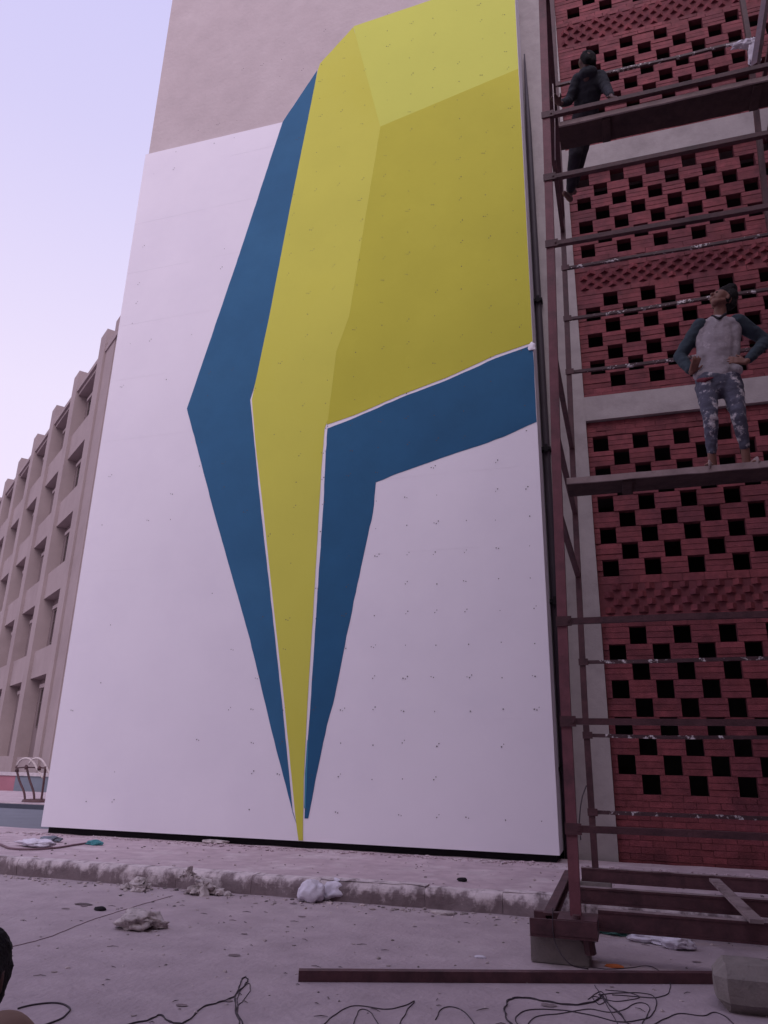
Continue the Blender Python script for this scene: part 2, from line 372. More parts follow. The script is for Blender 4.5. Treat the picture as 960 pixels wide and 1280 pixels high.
solid(3.83, 3.945); lattice(4.07, 9, 1, .31); solid(6.30-.12, 6.425)
solid(6.84, 7.015); lattice(7.14, 7, 0, .36); solid(8.75, 8.85); solid(9.22, 9.50)
lattice(9.62, 7, 1, .36); solid(11.23, 11.295)
solid(11.785, 11.98); lattice(12.10, 9, 0, .45, .60); solid(14.20, 14.35); solid(14.86, 15.03); lattice(15.15, 4, 1, .46, .60); solid(16.0, 16.29)
mort += [(XB0, XB1, 3.38, 3.83), (XB0, XB1, 8.85, 9.22), (XB0, XB1, 14.35, 14.86), (XB0, XB1, 0, .1)]
bm = nb()
for (a, b, c, d) in mort: box(bm, a, b, YB+.011, YB+.12, c, d)
tag(mesh_obj('mortar', bm, M['mortar'], bb), kind='stuff')
def brickmesh(name, w, h, dep):
    bm_ = nb(); box(bm_, -w/2, w/2, 0, dep, -h/2, h/2); me = bpy.data.meshes.new(name); bm_.normal_update(); bm_.to_mesh(me); bm_.free(); me.materials.append(M['brick']); return me
cache = {}
bricks.sort(key=lambda b: (b[0] > 2.55, b[2]))
bmst = nb(); cnt = 0
for (a, b, c, d) in bricks:
    yy = YB+random.uniform(-.008, .006)
    if cnt < 300 and a < 2.55 and b-a > .12 and c > .3:
        key = (round(b-a, 3), round(d-c, 3))
        if key not in cache: cache[key] = brickmesh('brick', key[0], key[1], .10)
        o = bpy.data.objects.new('brick', cache[key]); link(o, bb); o.location = ((a+b)/2, yy, (c+d)/2)
        o.rotation_euler = (random.uniform(-.01, .01), random.uniform(-.004, .004), random.uniform(-.008, .008)); cnt += 1
    else: box(bmst, a, b, yy, yy+.10, c, d, 0, .0022)
tag(mesh_obj('brickwork', bmst, M['brick'], bb), kind='stuff')
# toothed bands: headers set cornerwise, standing proud
tb = nb(); box(tb, -.074, .074, -.074, .074, -.033, .033)
bmesh.ops.rotate(tb, verts=tb.verts, cent=(0, 0, 0), matrix=Matrix.Rotation(math.radians(45), 3, 'Z'))
tme = bpy.data.meshes.new('corner_brick'); tb.to_mesh(tme); tb.free(); tme.materials.append(M['brick'])
bmst = nb(); tc_ = 0
for (z0, z1, nr) in ((3.38, 3.83, 4), (8.85, 9.22, 4), (14.35, 14.86, 4)):
    h = (z1-z0)/nr
    for r in range(nr):
        x = XB0+.14+(.115 if r % 2 else 0)
        while x < XB1-.1:
            p = (x+random.uniform(-.008, .008), YB+.050+random.uniform(-.006, .006), z0+h*(r+.55))
            if x < 2.8 and tc_ < 250:
                o = bpy.data.objects.new('corner_brick', tme); link(o, bb); o.location = p; o.scale = (1, 1, h*.74/.066); o.rotation_euler = (0, 0, random.uniform(-.08, .08)); tc_ += 1
            else:
                vv = box(bmst, p[0]-.074, p[0]+.074, p[1]-.074, p[1]+.074, p[2]-h*.37, p[2]+h*.37)
                bmesh.ops.rotate(bmst, verts=vv, cent=p, matrix=Matrix.Rotation(math.radians(45), 3, 'Z'))
            x += .23
tag(mesh_obj('corner_brickwork', bmst, M['brick'], bb), kind='stuff')
# drainpipe in the angle
dp = thing('drainpipe', 'dark drainpipe in the corner between the mural wall and the grey column', 'pipe', (-.80, 10.79, .17))
zt = hit(657, 66, 1, 10.79).z
bm = nb(); tube(bm, [(0, 0, 0), (0, 0, 4), (0, 0, 9), (0, 0, zt-2.0), (0, 0, zt-.2)], [.055, .055, .055, .050, .012], 12); mesh_obj('pipe', bm, M['pipe'], dp, smooth=True)
for z in (1.1, 3.4, 5.8, 8.5):
    bm = nb(); box(bm, -.075, .075, -.085, .05, z-.025, z+.025); box(bm, -.02, .03, -.11, -.085, z-.06, z+.06); mesh_obj('pipe_clamp', bm, M['dark'], dp)

# unseen wings added behind and right of the viewer to darken the lower walls
def plain_block(name, label, x0, x1, y0, y1, h, face):
    t = thing(name, label, 'building', ((x0+x1)/2, (y0+y1)/2, 0))
    ox, oy = t.location.x, t.location.y
    bm = nb(); box(bm, x0-ox, x1-ox, y0-oy, y1-oy, 0, h); mesh_obj('wall', bm, M['far'], t)
    bm = nb(); box(bm, x0-ox-.15, x1-ox+.15, y0-oy-.15, y1-oy+.15, h+.002, h+.3); mesh_obj('roof_slab', bm, M['concrete'], t)
    wb = nb(); box(wb, -.8, .8, -.05, .05, -.8, .8); me = bpy.data.meshes.new('window'); wb.to_mesh(me); wb.free(); me.materials.append(M['frame'])
    pb = nb(); box(pb, -.7, .7, -.06, .06, -.7, .7); mg = bpy.data.meshes.new('pane'); pb.to_mesh(mg); pb.free(); mg.materials.append(M['glass'])
    for fl in range(int(h//3.4)):
        L = (x1-x0) if face == 'y' else (y1-y0); n_ = int(L//3.6)
        for i in range(n_):
            s = -L/2+(i+.5)*L/n_; w = bpy.data.objects.new('window', me); link(w, t)
            w.location = (s, (y1-y0)/2, 1.9+3.4*fl) if face == 'y' else (-(x1-x0)/2, s, 1.9+3.4*fl)
            if face != 'y': w.rotation_euler = (0, 0, math.pi/2)
            p_ = bpy.data.objects.new('pane', mg); link(p_, w)
    return t
plain_block('shading_wing', 'unseen beige wing on the right, added to keep light off the brick side', 5.4, 13.4, -9, 10.6, 18, 'x')
plain_block('shading_block', 'unseen beige block behind the viewer, added to darken the lower mural wall', -9, 5.3, -12, -5.0, 15, 'y')

# ------------------------------------------------------------------ far building on the left
AL = math.radians(36.87); Ld = Vector((-math.cos(AL), math.sin(AL), 0)); Nd = Vector((math.sin(AL), math.cos(AL), 0)); P0 = Vector((-19.31, 22.49, 0))
fb = thing('classroom_block', 'five storey beige building with deep window recesses and notched parapet', 'building', P0)
fb.matrix_world = Matrix(((-Ld.x, Nd.x, 0, P0.x), (-Ld.y, Nd.y, 0, P0.y), (0, 0, 1, 0), (0, 0, 0, 1)))   # local x = -s, local y = inward
S0, S1 = -1.6, 52.0; BP = 4.66; DR = .42
rowz = [(15.62, 17.78), (12.25, 14.42), (8.9, 11.10), (5.45, 7.75), (1.15, 4.30)]
bm = nb(); box(bm, -S1, -S0, DR, 12, 0, 18.1); mesh_obj('back_wall', bm, M['far_shade'], fb)  # darker than the facade: recess shade put into the back wall's colour
bays = int((S1-2.1)/BP)+1
# spandrel bands
levels = [0.0] + [z for r in reversed(rowz) for z in r] + [18.15]
for i in range(0, len(levels), 2):
    bm = nb(); box(bm, -S1, -S0-.4, 0, DR+.05, levels[i], levels[i+1]); mesh_obj('spandrel', bm, M['far'], fb)
bm = nb(); box(bm, -S1, -S0-.4, -.10, .0-.002, 17.95, 18.17); mesh_obj('parapet_ledge', bm, M['far'], fb)
def pil(s, w, dp, top):
    bm = nb(); hw = w/2
    pts = [(-hw, -dp, 0), (hw, -dp, 0), (hw, DR+.02, 0), (-hw, DR+.02, 0)]
    lo = [bm.verts.new((-s+p[0], p[1], 0)) for p in pts]; hi = [bm.verts.new((-s+p[0], p[1]+(.0 if p[1] > 0 else 0), top)) for p in pts]
    for a in range(4): bm.faces.new((lo[a], lo[(a+1) % 4], hi[(a+1) % 4], hi[a]))
    bm.faces.new(hi); bm.faces.new(lo[::-1]); bmesh.ops.recalc_face_normals(bm, faces=bm.faces[:])
    return mesh_obj('pilaster', bm, M['far'], fb)
for k in range(bays+1): pil(1.62+BP*k, .98, .14, 19.1)
pil(-.2, .9, .02, 19.05); pil(-1.2, .5, .02, 18.9); 
bm = nb(); box(bm, -1.12, .02+.2, -.05, DR, 0, 18.4); mesh_obj('end_panel', bm, M['far'], fb)
def share(name, bm_, m_):
    me = bpy.data.meshes.new(name); bm_.normal_update(); bm_.to_mesh(me); bm_.free(); me.materials.append(m_); return me
def winmesh(w, h):
    b1 = nb(); t = .07
    box(b1, -w/2, w/2, -.05, .05, h-t, h); box(b1, -w/2, w/2, -.05, .05, 0, t)
    box(b1, -w/2, -w/2+t, -.05, .05, t, h-t); box(b1, w/2-t, w/2, -.05, .05, t, h-t); box(b1, -.04, .04, -.04, .04, t, h-t); box(b1, -w/2+t, -.04, -.035, .035, h*.62, h*.62+.05); box(b1, .04, w/2-t, -.035, .035, h*.62, h*.62+.05)
    b2 = nb(); box(b2, -w/2+t/2, w/2-t/2, -.015, .015, t/2, h-t/2)
    b3 = nb(); box(b3, -w/2-.08, w/2+.08, -.13, .04, h+.005, h+.16)
    return share('window', b1, M['frame']), share('pane', b2, M['glass']), share('window_hood', b3, M['far'])
for (z0, z1) in rowz:
    big = z1-z0 > 2.6
    wz0, wz1 = (z0+1.15, z1-.42) if big else (z0+.28, z1-.55)
    wm = winmesh(2.1, wz1-wz0)
    for k in range(bays):
        c = 2.11+BP*k+ (BP-.98)*.50
        w = bpy.data.objects.new('window', wm[0]); link(w, fb); w.location = (-c, DR-.02, wz0)
        p_ = bpy.data.objects.new('pane', wm[1]); link(p_, w)
        p_ = bpy.data.objects.new('window_hood', wm[2]); link(p_, w)

# low painted wall and pavement strip beyond
t = thing('low_wall', 'low garden wall painted pink and blue grey with a white top', 'wall', (-16, 21.0, 0))
pa = hit(17, 985, 1, 21.0).x+16
bm = nb(); box(bm, -20, pa, 0, .25, 0, .60); o = mesh_obj('wall_panel', bm, M['pink'], t); o['label'] = 'pink painted stretch'
bm = nb(); box(bm, pa, 5, 0, .25, 0, .60); o = mesh_obj('wall_panel', bm, M['bluegrey'], t); o['label'] = 'blue grey painted stretch'
bm = nb(); box(bm, -20, 5, -.04, .29, .601, .70); mesh_obj('coping', bm, M['coping'], t)
bm = nb(); box(bm, -45, -8.8, 16.2, 21.0, -.1, .13)
tag(mesh_obj('far_pavement', bm, M['pave']), 'pale pavement strip in front of the low wall', None, None, 'structure')
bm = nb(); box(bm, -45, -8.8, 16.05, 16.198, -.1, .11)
tag(mesh_obj('far_kerb', bm, M['far_kerb_shade']), 'kerb edging the far pavement, its shade put into the dark blue grey colour', None, None, 'structure')
bm = nb(); box(bm, -45, -8.8, 21.25, 22.5, -.1, .3)
tag(mesh_obj('planting_bed', bm, M['ground']), 'raised earth bed behind the low wall', None, None, 'structure')

# hooped frame
hy = 16.9
b0 = hit(45, 1006, 1, hy)
t = thing('climbing_frame', 'small playground frame of rusty posts with two pale hoops left of the mural wall', 'climbing frame', (b0.x, hy, .13))
def L_(x, y, yy=hy): return hit(x, y, 1, yy)-Vector((b0.x, hy, .13))
for pts in ([(20, 958), (24, 975), (30, 990), (31, 1003)], [(33, 958), (37, 975), (42, 990), (43, 1001)], [(57, 958), (55, 975), (53, 990), (51, 1004)]):
    P = [L_(*p) for p in pts]; P[-1].z = 0
    bm = nb(); tube(bm, crom(P, 4), .028, 8); mesh_obj('post', bm, M['steel'], t, smooth=True)
for pts in ([(21, 957), (26, 950), (34, 948), (41, 952), (47, 962), (54, 973)], [(36, 955), (41, 949), (48, 948), (54, 952), (60, 963), (66, 975)]):
    bm = nb(); tube(bm, crom([L_(p[0], p[1], hy+.02) for p in pts], 5), .027, 8); mesh_obj('hoop', bm, M['cream_rope'], t, smooth=True)
bm = nb(); bmesh.ops.create_cone(bm, cap_ends=True, segments=24, radius1=.42, radius2=.40, depth=.05, matrix=Matrix.Translation((.08, 0, .03))); mesh_obj('base_disc', bm, M['steel'], t)
bm = nb(); tube(bm, [L_(20, 960), L_(33, 959, hy+.1), L_(57, 960)], .016, 8); mesh_obj('cross_bar', bm, M['steel'], t, smooth=True)
for p in ((33, 960), (21, 963), (49, 961)):
    q = L_(*p); bm = nb(); rock(bm, q, .05, .05, .07, p[0], .5, 2); mesh_obj('joint', bm, M['steel'], t, smooth=True)

# ------------------------------------------------------------------ scaffold
FY, RY = 6.15, 8.30
def fx(z):
    T = [(.2, -.43), (1.92, -.415), (3.84, -.375), (6.4, -.30), (9.43, -.225), (12.5, -.16)]
    for (a, b), (c, d) in zip(T, T[1:]):
        if z <= c: return b+(d-b)*(z-a)/(c-a)
    return T[-1][1]
def rx(z):
    T = [(.2, -.365), (1.95, -.365), (4.69, -.32), (8.12, -.24), (12.5, -.16)]
    for (a, b), (c, d) in zip(T, T[1:]):
        if z <= c: return b+(d-b)*(z-a)/(c-a)
    return T[-1][1]
sc = thing('scaffold', 'tall maroon steel scaffold standing in front of the red brick facade', 'scaffold', (0, 0, 0))
WID = 2.53
U_ = random.uniform
def bar(name, pts, w, mt, smooth=False, h=None):
    bm = nb()
    for a, b in zip(pts, pts[1:]): beam(bm, a, b, w, h or w)
    return mesh_obj(name, bm, mt, sc)
zs = [.27, 1.92, 3.84, 6.4, 9.43, 12.5]
o = bar('post', [(fx(z), FY, z) for z in zs], .078, M['steel_red']); o['label'] = 'red oxide front post'
bar('post', [(fx(z)+WID, FY, z) for z in zs], .078, M['steel_red'])
zr = [.25, 1.95, 4.69, 8.12, 12.5]
bar('post', [(rx(z), RY, z) for z in zr], .062, M['steel'])
p1, p2 = hit(936, 50, 1, RY), hit(957, 250, 1, RY)
bar('post', [p1+Vector((.03, 0, 2)), p1, p2, Vector((p2.x-.08, RY, 3)), Vector((p2.x-.13, RY, .36))], .062, M['steel'])
for z in (.885, 1.66, 2.445, 6.13, 6.93, 7.735, 10.1):
    bar('rail', [(fx(z)+.03, FY-.02, z), (fx(z)+.9, FY-.02+U_(-.008, .008), z+U_(-.012, .008)), (fx(z)+1.7, FY-.02, z+U_(-.012, .008)), (fx(z)+WID, FY-.02, z)], .048, M['steel'])
    bm = nb(); box(bm, fx(z)-.047, fx(z)+.075, FY-.052, FY-.040, z-.04, z+.04); box(bm, fx(z)+.045, fx(z)+.06, FY-.062, FY-.052, z-.01, z+.01); mesh_obj('coupler', bm, M['steel'], sc)
for z in (.885, 1.63, 2.385, 5.90, 6.655, 7.41, 10.50):
    bar('rail', [(rx(z)+.02, RY-.01, z), (rx(z)+.8, RY-.01+U_(-.01, .01), z+U_(-.016, .01)), (rx(z)+1.6, RY-.01, z+U_(-.016, .01)), (rx(z)+WID, RY-.01, z)], .036, M['steel_spat'])
    bm = nb(); box(bm, rx(z)-.04, rx(z)+.06, RY-.043, RY-.033, z-.035, z+.035); mesh_obj('coupler', bm, M['steel'], sc)
for z in (3.395, 4.14, 4.95, 8.0, 8.8, 9.5):
    bar('side_rung', [(fx(z)+.005, FY+.04, z), (rx(z)-.005, RY-.03, z+(-.05 if z < 8 else 0))], .05, M['steel'])
    bar('side_rung', [(fx(z)+WID, FY+.04, z), (rx(z)+WID, RY-.03, z)], .05, M['steel'])
a, b = hit(684, 0, 1, 6.2), hit(703, 268, 1, RY-.05)
bar('diagonal_brace', [a+(a-b)*.25, b], .055, M['steel']); 
a, b = hit(957, -2, 1, 7.9), hit(944, 84, 1, 7.2)
bar('diagonal_brace', [a+(a-b)*.4, b], .07, M['steel'])
# base frame: three long channels, side channels, a slanting strut
BZ = .36
def chan(name, a, b, h=.125, w=.09):
    bm = nb(); a, b = Vector(a), Vector(b); d = (b-a).normalized(); s = Vector((d.y, -d.x, 0))
    beam(bm, a+Vector((0, 0, -.008)), b+Vector((0, 0, -.008)), w, .016)
    for f in bm.faces: f.material_index = 1 if f.calc_center_median().z > a.z-.004 or abs(f.calc_center_median().z-a.z+.008) > .007 and f.calc_center_median().z > a.z-.008 else 0
    beam(bm, a+Vector((0, 0, -h+.008)), b+Vector((0, 0, -h+.008)), w, .016)
    beam(bm, a+s*(w/2-.012)+Vector((0, 0, -h/2)), b+s*(w/2-.012)+Vector((0, 0, -h/2)), .012, h-.034)
    return mesh_obj(name, bm, [M['steel'], M['dusty']], sc)
chan('base_beam', (-.50, 8.3, BZ+.01), (2.4, 8.22, BZ+.01)); chan('base_beam', (-.47, 7.12, BZ), (2.4, 7.08, BZ)); chan('base_beam', (-.27, 6.12, BZ), (2.4, 6.10, BZ-.002), .135)
q0 = hit(708, 1090, 2, BZ-.005); q1 = hit(676, 1142, 2, .31)
chan('side_beam', (q0.x, 8.25, BZ-.02), (q1.x+.04, q1.y+.1, .30), .10, .07)
chan('side_beam', (2.42, 8.25, BZ-.03), (2.35, 6.12, BZ-.03), .10, .07)
a, b = hit(893, 1100, 2, BZ+.03), hit(946, 1152, 2, BZ+.03)
bar('base_strut', [a, b], .085, M['dusty'], h=.025)
# foot bracket on the block
l_, r_ = hit(662, 1150, 1, 5.93).x, hit(746, 1150, 1, 5.93).x
bm = nb(); box(bm, l_, r_, 5.93, 6.26, .185, .205); box(bm, l_, r_, 5.925, 5.945, .205, .30); box(bm, r_-.02, r_, 5.946, 6.26, .205, .30); box(bm, l_+.19, r_, 5.946, 6.26, .292, .304); box(bm, l_, l_+.19, 6.2, 6.26, .205, .30)
mesh_obj('foot_bracket', bm, M['steel'], sc)
bm = nb(); bmesh.ops.create_cone(bm, cap_ends=True, segments=12, radius1=.028, radius2=.028, depth=.03, matrix=Matrix.Translation((r_-.14, 6.0, .315))); mesh_obj('bolt', bm, M['steel'], sc)
bm = nb(); tube(bm, [(r_-.07, 6.0, .19), (r_-.06, 6.02, 0.09)], .04, 8); mesh_obj('leg_stub', bm, M['steel'], sc)

# blocks that carry it
def block(name, label, x0, x1, y0, y1, z0, z1, chipped, seed):
    bm = nb(); cx_, cy_ = (x0+x1)/2, (y0+y1)/2
    w, d, h = x1-x0, y1-y0, z1-z0; r = chipped
    pts = [(0, 0), (w, 0), (w, h-r), (w-.25*r, h-.45*r), (w-.6*r, h-.12*r), (w-r*1.1, h), (0, h)]
    f = [bm.verts.new((p[0]-w/2, -d/2, p[1])) for p in pts]; b_ = [bm.verts.new((p[0]-w/2, d/2, p[1])) for p in pts]
    bm.faces.new(f); bm.faces.new(b_[::-1])
    for i in range(len(pts)): j = (i+1) % len(pts); bm.faces.new((f[j], f[i], b_[i], b_[j]))
    bmesh.ops.recalc_face_normals(bm, faces=bm.faces[:]); bevel(bm, .008, 2)
    o = mesh_obj(name, bm, M['cblock'], None); o.location = (cx_, cy_, z0)
    return tag(o, label, 'block')
bl, br = hit(664, 1205, 1, 6.03).x, hit(738, 1205, 1, 6.03).x
block('concrete_block', 'pale concrete block with a rounded corner under the front foot of the scaffold', bl, br, 6.03, 6.28, 0, .185, .10, 1)
block('concrete_block', 'concrete block on the pavement carrying the hidden right end of the scaffold base', 2.0, 2.4, 6.0, 6.3, 0, .22, .04, 2)
block('concrete_block', 'concrete block under the far right corner of the scaffold base', 2.1, 2.5, 8.1, 8.4, KZ, .24, .02, 3)
block('base_pad', 'flat pale block under the rear post of the scaffold', -.52, -.22, 8.2, 8.42, KZ, .25, .01, 4)
bm = nb(); xa, xb = hit(902, 1262, 2, 0).x, hit(902, 1262, 2, 0).x+.62
yb_ = hit(905, 1268, 2, 0).y
r = bmesh.ops.create_cube(bm, size=1.0, matrix=Matrix.Diagonal((.62, .34, .255, 1)))
bevel(bm, .065, 1); bmesh.ops.subdivide_edges(bm, edges=bm.edges[:], cuts=3, use_grid_fill=True)
for w in bm.verts: w.co += Vector((noise.noise(w.co*9), noise.noise(w.co*9+Vector((5, 0, 0))), noise.noise(w.co*9+Vector((0, 7, 0)))))*.010
o = mesh_obj('concrete_lump', bm, M['cblock']); o.location = (xa+.29, yb_+.16, .122); tag(o, 'rough rounded concrete lump at the right end of the loose steel bar', 'block')

# planks
def plank(label, z, y0, y1, x0, x1):
    t = thing('scaffold_board', label, 'board', ((x0+x1)/2, (y0+y1)/2, z))
    w, d = x1-x0, y1-y0
    bm = nb(); box(bm, -w/2, w/2, -d/2+.012, d/2, -.048, -.004); mesh_obj('board', bm, M['wood'], t)
    bm = nb(); box(bm, -w/2, w/2, -d/2-.008, -d/2+.011, -.054, 0); bmesh.ops.subdivide_edges(bm, edges=[e_ for e_ in bm.edges if e_.calc_length() > 1], cuts=40)
    for v_ in bm.verts: v_.co.z += noise.noise(v_.co*6)*.007
    mesh_obj('edge_strip', bm, M['wood_edge'], t)
    for s in (-.3, .3):
        bm = nb(); box(bm, w*s-.04, w*s+.04, -d/2+.02, d/2-.01, -.075, -.049); mesh_obj('batten', bm, M['wood'], t)
    return t
plank('long scaffold board high up, under the dark clothed worker', 7.655, 6.17, 6.50, -.15, 2.2)
plank('long scaffold board under the feet of the standing worker in the grey vest', 3.705, 6.17, 6.52, -.30, 2.2)
bm = nb(); rock(bm, (0, 0, 0), .03, .03, .03, 2); bm.free()

# ------------------------------------------------------------------ loose bar on the ground
a, b = hit(373, 1226, 2, 0), hit(902, 1229, 2, 0)
bm = nb(); d = (b-a); beam(bm, Vector((0, 0, .032)), d+Vector((0, 0, .032)), .06, .062); bevel(bm, .006, 2)
o = mesh_obj('steel_bar', bm, M['steel']); o.location = a; tag(o, 'long brown square steel bar lying on the ground in front', 'bar')

# ------------------------------------------------------------------ people
def cap(bm, p0, p1, r0, r1, n=14, fl=None):
    p0, p1 = Vector(p0), Vector(p1); d = p1-p0; L = d.length; d = d.normalized() if L > 1e-6 else Vector((0, 0, 1))
    s = d.cross(Vector((0, 1, 0))); s = s.normalized() if s.length > .05 else Vector((1, 0, 0)); u = s.cross(d).normalized()
    fl = fl or (1, 1); prof = []
    for k in range(5): a = math.pi/2*(k/4.0); prof.append((-r0*math.cos(a), r0*math.sin(a)))
    for k in range(5): a = math.pi/2*(k/4.0); prof.append((L+r1*math.sin(a), r1*math.cos(a)))
    rings = []
    for t, r in prof:
        r = max(r, 1e-4); rings.append([bm.verts.new(p0+d*t+s*(math.cos(q*2*math.pi/n)*r*fl[0])+u*(math.sin(q*2*math.pi/n)*r*fl[1])) for q in range(n)])
    for a, b in zip(rings, rings[1:]):
        for k in range(n): bm.faces.new((a[k], a[(k+1) % n], b[(k+1) % n], b[k]))
    bm.faces.new(rings[0][::-1]); bm.faces.new(rings[-1])
    # fl[0] scales sideways, fl[1] scales front to back
def chain(bm, P, R, fl=None):
    for (a, b), (ra, rb) in zip(zip(P, P[1:]), zip(R, R[1:])): cap(bm, a, b, ra, rb, fl=fl)
def fuse(name, bm, mt, parent, vox=.009, it=6, wrinkle=0, ws=9):
    bmesh.ops.recalc_face_normals(bm, faces=bm.faces[:])
    me = bpy.data.meshes.new(name); bm.to_mesh(me); bm.free()
    o = bpy.data.objects.new(name, me); COL.objects.link(o)
    m1 = o.modifiers.new('r', 'REMESH'); m1.mode = 'VOXEL'; m1.voxel_size = vox; m1.use_smooth_shade = True
    m2 = o.modifiers.new('s', 'SMOOTH'); m2.iterations = it; m2.factor = .5
    dg = bpy.context.evaluated_depsgraph_get(); dg.update()
    me2 = bpy.data.meshes.new_from_object(o.evaluated_get(dg)); me2.name = name
    bpy.data.objects.remove(o)
    if wrinkle:
        nrm = [v_.normal.copy() for v_ in me2.vertices]
        for v_, n_ in zip(me2.vertices, nrm):
            k = noise.noise(Vector((v_.co.x*ws, v_.co.y*ws, v_.co.z*ws*2.2)))+.5*noise.noise(v_.co*ws*2.6)
            v_.co += n_*wrinkle*k
    for p in me2.polygons: p.use_smooth = True
    me2.materials.clear(); me2.materials.append(mt)
    o = bpy.data.objects.new(name, me2); link(o, parent); return o
def hand(bm, wrist, palm_dir, back, side, sc_=1.0, curl=.5):
    # palm from the wrist along palm_dir; 'side' points towards the thumb; 'back' is the back of the hand
    w = Vector(wrist); d = Vector(palm_dir).normalized(); s = Vector(side); s = (s-d*s.dot(d)).normalized(); b = Vector(back); b = (b-d*b.dot(d)-s*b.dot(s)).normalized()
    for k in (-1, -.35, .35, 1): cap(bm, w+s*(.014*k*sc_), w+d*(.085*sc_)+s*(.030*k*sc_), .017*sc_, .0125*sc_)
    for k, ln in ((1, .068), (.35, .078), (-.35, .073), (-1, .056)):
        p = w+d*(.088*sc_)+s*(.031*k*sc_); dirv = (d+s*(.12*k)).normalized(); r = .0095*sc_
        for q, f in enumerate((.45, .32, .23)):
            ang = curl*(q+.3); dd = (dirv*math.cos(ang)-b*math.sin(ang)).normalized()
            p2 = p+dd*(ln*f*sc_); cap(bm, p, p2, r, r*.92, 10); p = p2; r *= .93
    p = w+d*(.028*sc_)+s*(.03*sc_); a1 = (d*.65+s*.75-b*.15).normalized(); p2 = p+a1*(.045*sc_); cap(bm, p, p2, .014*sc_, .0115*sc_, 10); cap(bm, p2, p2+(d*.85+s*.4-b*.3).normalized()*(.034*sc_), .0115*sc_, .0095*sc_, 10)
def head(bm, c, face, upv, sc_=1.0):
    # c = centre of skull; face = looking direction; upv = crown direction
    f = Vector(face).normalized(); u = Vector(upv); u = (u-f*u.dot(f)).normalized(); s = f.cross(u)
    c = Vector(c); k = sc_
    for q in (-1, 1): cap(bm, c+s*(.017*q*k)-f*.022*k+u*.022*k, c+s*(.014*q*k)+f*.022*k+u*.018*k, .072*k, .068*k)
    cap(bm, c+f*.035*k-u*.03*k, c+f*.050*k-u*.085*k, .058*k, .034*k)            # face to chin
    for q in (-1, 1): cap(bm, c+s*(.045*q*k)-u*.04*k, c+s*(.022*q*k)+f*.045*k-u*.088*k, .022*k, .02*k)   # jaw
    cap(bm, c+f*.090*k+u*.005*k, c+f*.108*k-u*.032*k, .009*k, .015*k)           # nose
    for q in (-1, 1):
        cap(bm, c+s*(.018*q*k)+f*.086*k+u*.018*k, c+s*(.042*q*k)+f*.074*k+u*.018*k, .009*k, .009*k)   # brow
        cap(bm, c+s*(.080*q*k)-f*.005*k+u*.012*k, c+s*(.083*q*k)-f*.010*k-u*.025*k, .014*k, .011*k)   # ear
    cap(bm, c-s*.02*k+f*.088*k-u*.060*k, c+s*.02*k+f*.088*k-u*.060*k, .008*k, .008*k)     # lips
    return f, u, s

# worker with hands on hips
yk = 6.33
def K(x, y, yy=yk): return hit(830+x/4.923, 340+y/4.923, 1, yy)
base = Vector((K(390, 1180).x, yk, 3.705))
t = thing('person', 'worker in a grey vest standing hands on hips on the scaffold board, looking up', 'person', base)
def k(x, y, yy=yk): return K(x, y, yy)-base
pel, wst, chs, nk = k(335, 690, 6.36), k(335, 590, 6.36), k(330, 400, 6.36), k(335, 290, 6.38)
shL, shR = k(222, 335, 6.37), k(452, 305, 6.37)
elL, elR = k(95, 520, 6.42), k(628, 425, 6.46)
wrL, wrR = k(170, 618, 6.30), k(505, 555, 6.24)
hpL, hpR = k(262, 710, 6.36), k(418, 705, 6.36)
knL, knR = k(285, 900, 6.27), k(460, 895, 6.30)
anL, anR = k(295, 1130, 6.35), k(500, 1095, 6.37)
bm = nb()
hc = k(345, 176, 6.36)
fdir = Vector((-.62, -.62, .52)); udir = Vector((.25, .35, .95))
head(bm, hc, fdir, udir, 1.0)
cap(bm, nk+Vector((0, .01, -.05)), hc+Vector((.0, .01, -.05)), .058, .052)
chain(bm, [nk+Vector((0, 0, -.08)), chs, wst, pel], [.06, .10, .09, .10], fl=(1.15, .8))
for sh, el, wr in ((shL, elL, wrL), (shR, elR, wrR)): chain(bm, [sh, el, el.lerp(wr, .35), wr], [.045, .036, .034, .024])
hand(bm, wrL, k(205, 530, 6.24)-wrL, Vector((-.6, -.8, 0)), Vector((.2, .3, -.3)), .95, .35)
hand(bm, wrR, k(345, 525, 6.20)-wrR, Vector((.1, -1, .1)), Vector((0, .2, 1)), .95, .30)
for hp, kn, an in ((hpL, knL, anL), (hpR, knR, anR)): chain(bm, [hp, kn, an], [.07, .05, .035])
for an, dx in ((anL, -.05), (anR, .04)):
    heel = Vector((an.x, an.y+.03, .035)); toe = Vector((an.x+dx, an.y-.15, .022))
    cap(bm, an, heel, .036, .033); cap(bm, heel, toe, .036, .026, fl=(1.15, .8))
    for q in range(5): 
        tp = toe+Vector((.030*(q-2)/2, -.012+.006*abs(q-1.5), -.004)); cap(bm, tp, tp+Vector((dx*.1, -.032+.004*q, -.004)), .0125-.001*abs(q-1), .010, 8)
fuse('body', bm, M['skin'], t, .007, 4)
f_, u_ = fdir.normalized(), udir; u_ = (u_-f_*u_.dot(f_)).normalized(); s_v = f_.cross(u_)
bm = nb()
cap(bm, hc-f_*.030+u_*.045, hc+f_*.015+u_*.052, .078, .062)
cap(bm, hc-f_*.055+u_*.02, hc-f_*.060-u_*.03, .066, .052)
for q in (-1, 1): cap(bm, hc+s_v*(.05*q)-f_*.02+u_*.03, hc+s_v*(.06*q)-f_*.02-u_*.01, .045, .03)
for (dx, dz, rr) in ((.085, .05, .075), (.10, .12, .06), (.075, -.02, .06), (.05, .09, .07)):
    cap(bm, hc+Vector((dx, .05, dz)), hc+Vector((dx+.01, .05, dz+.01)), rr, rr)
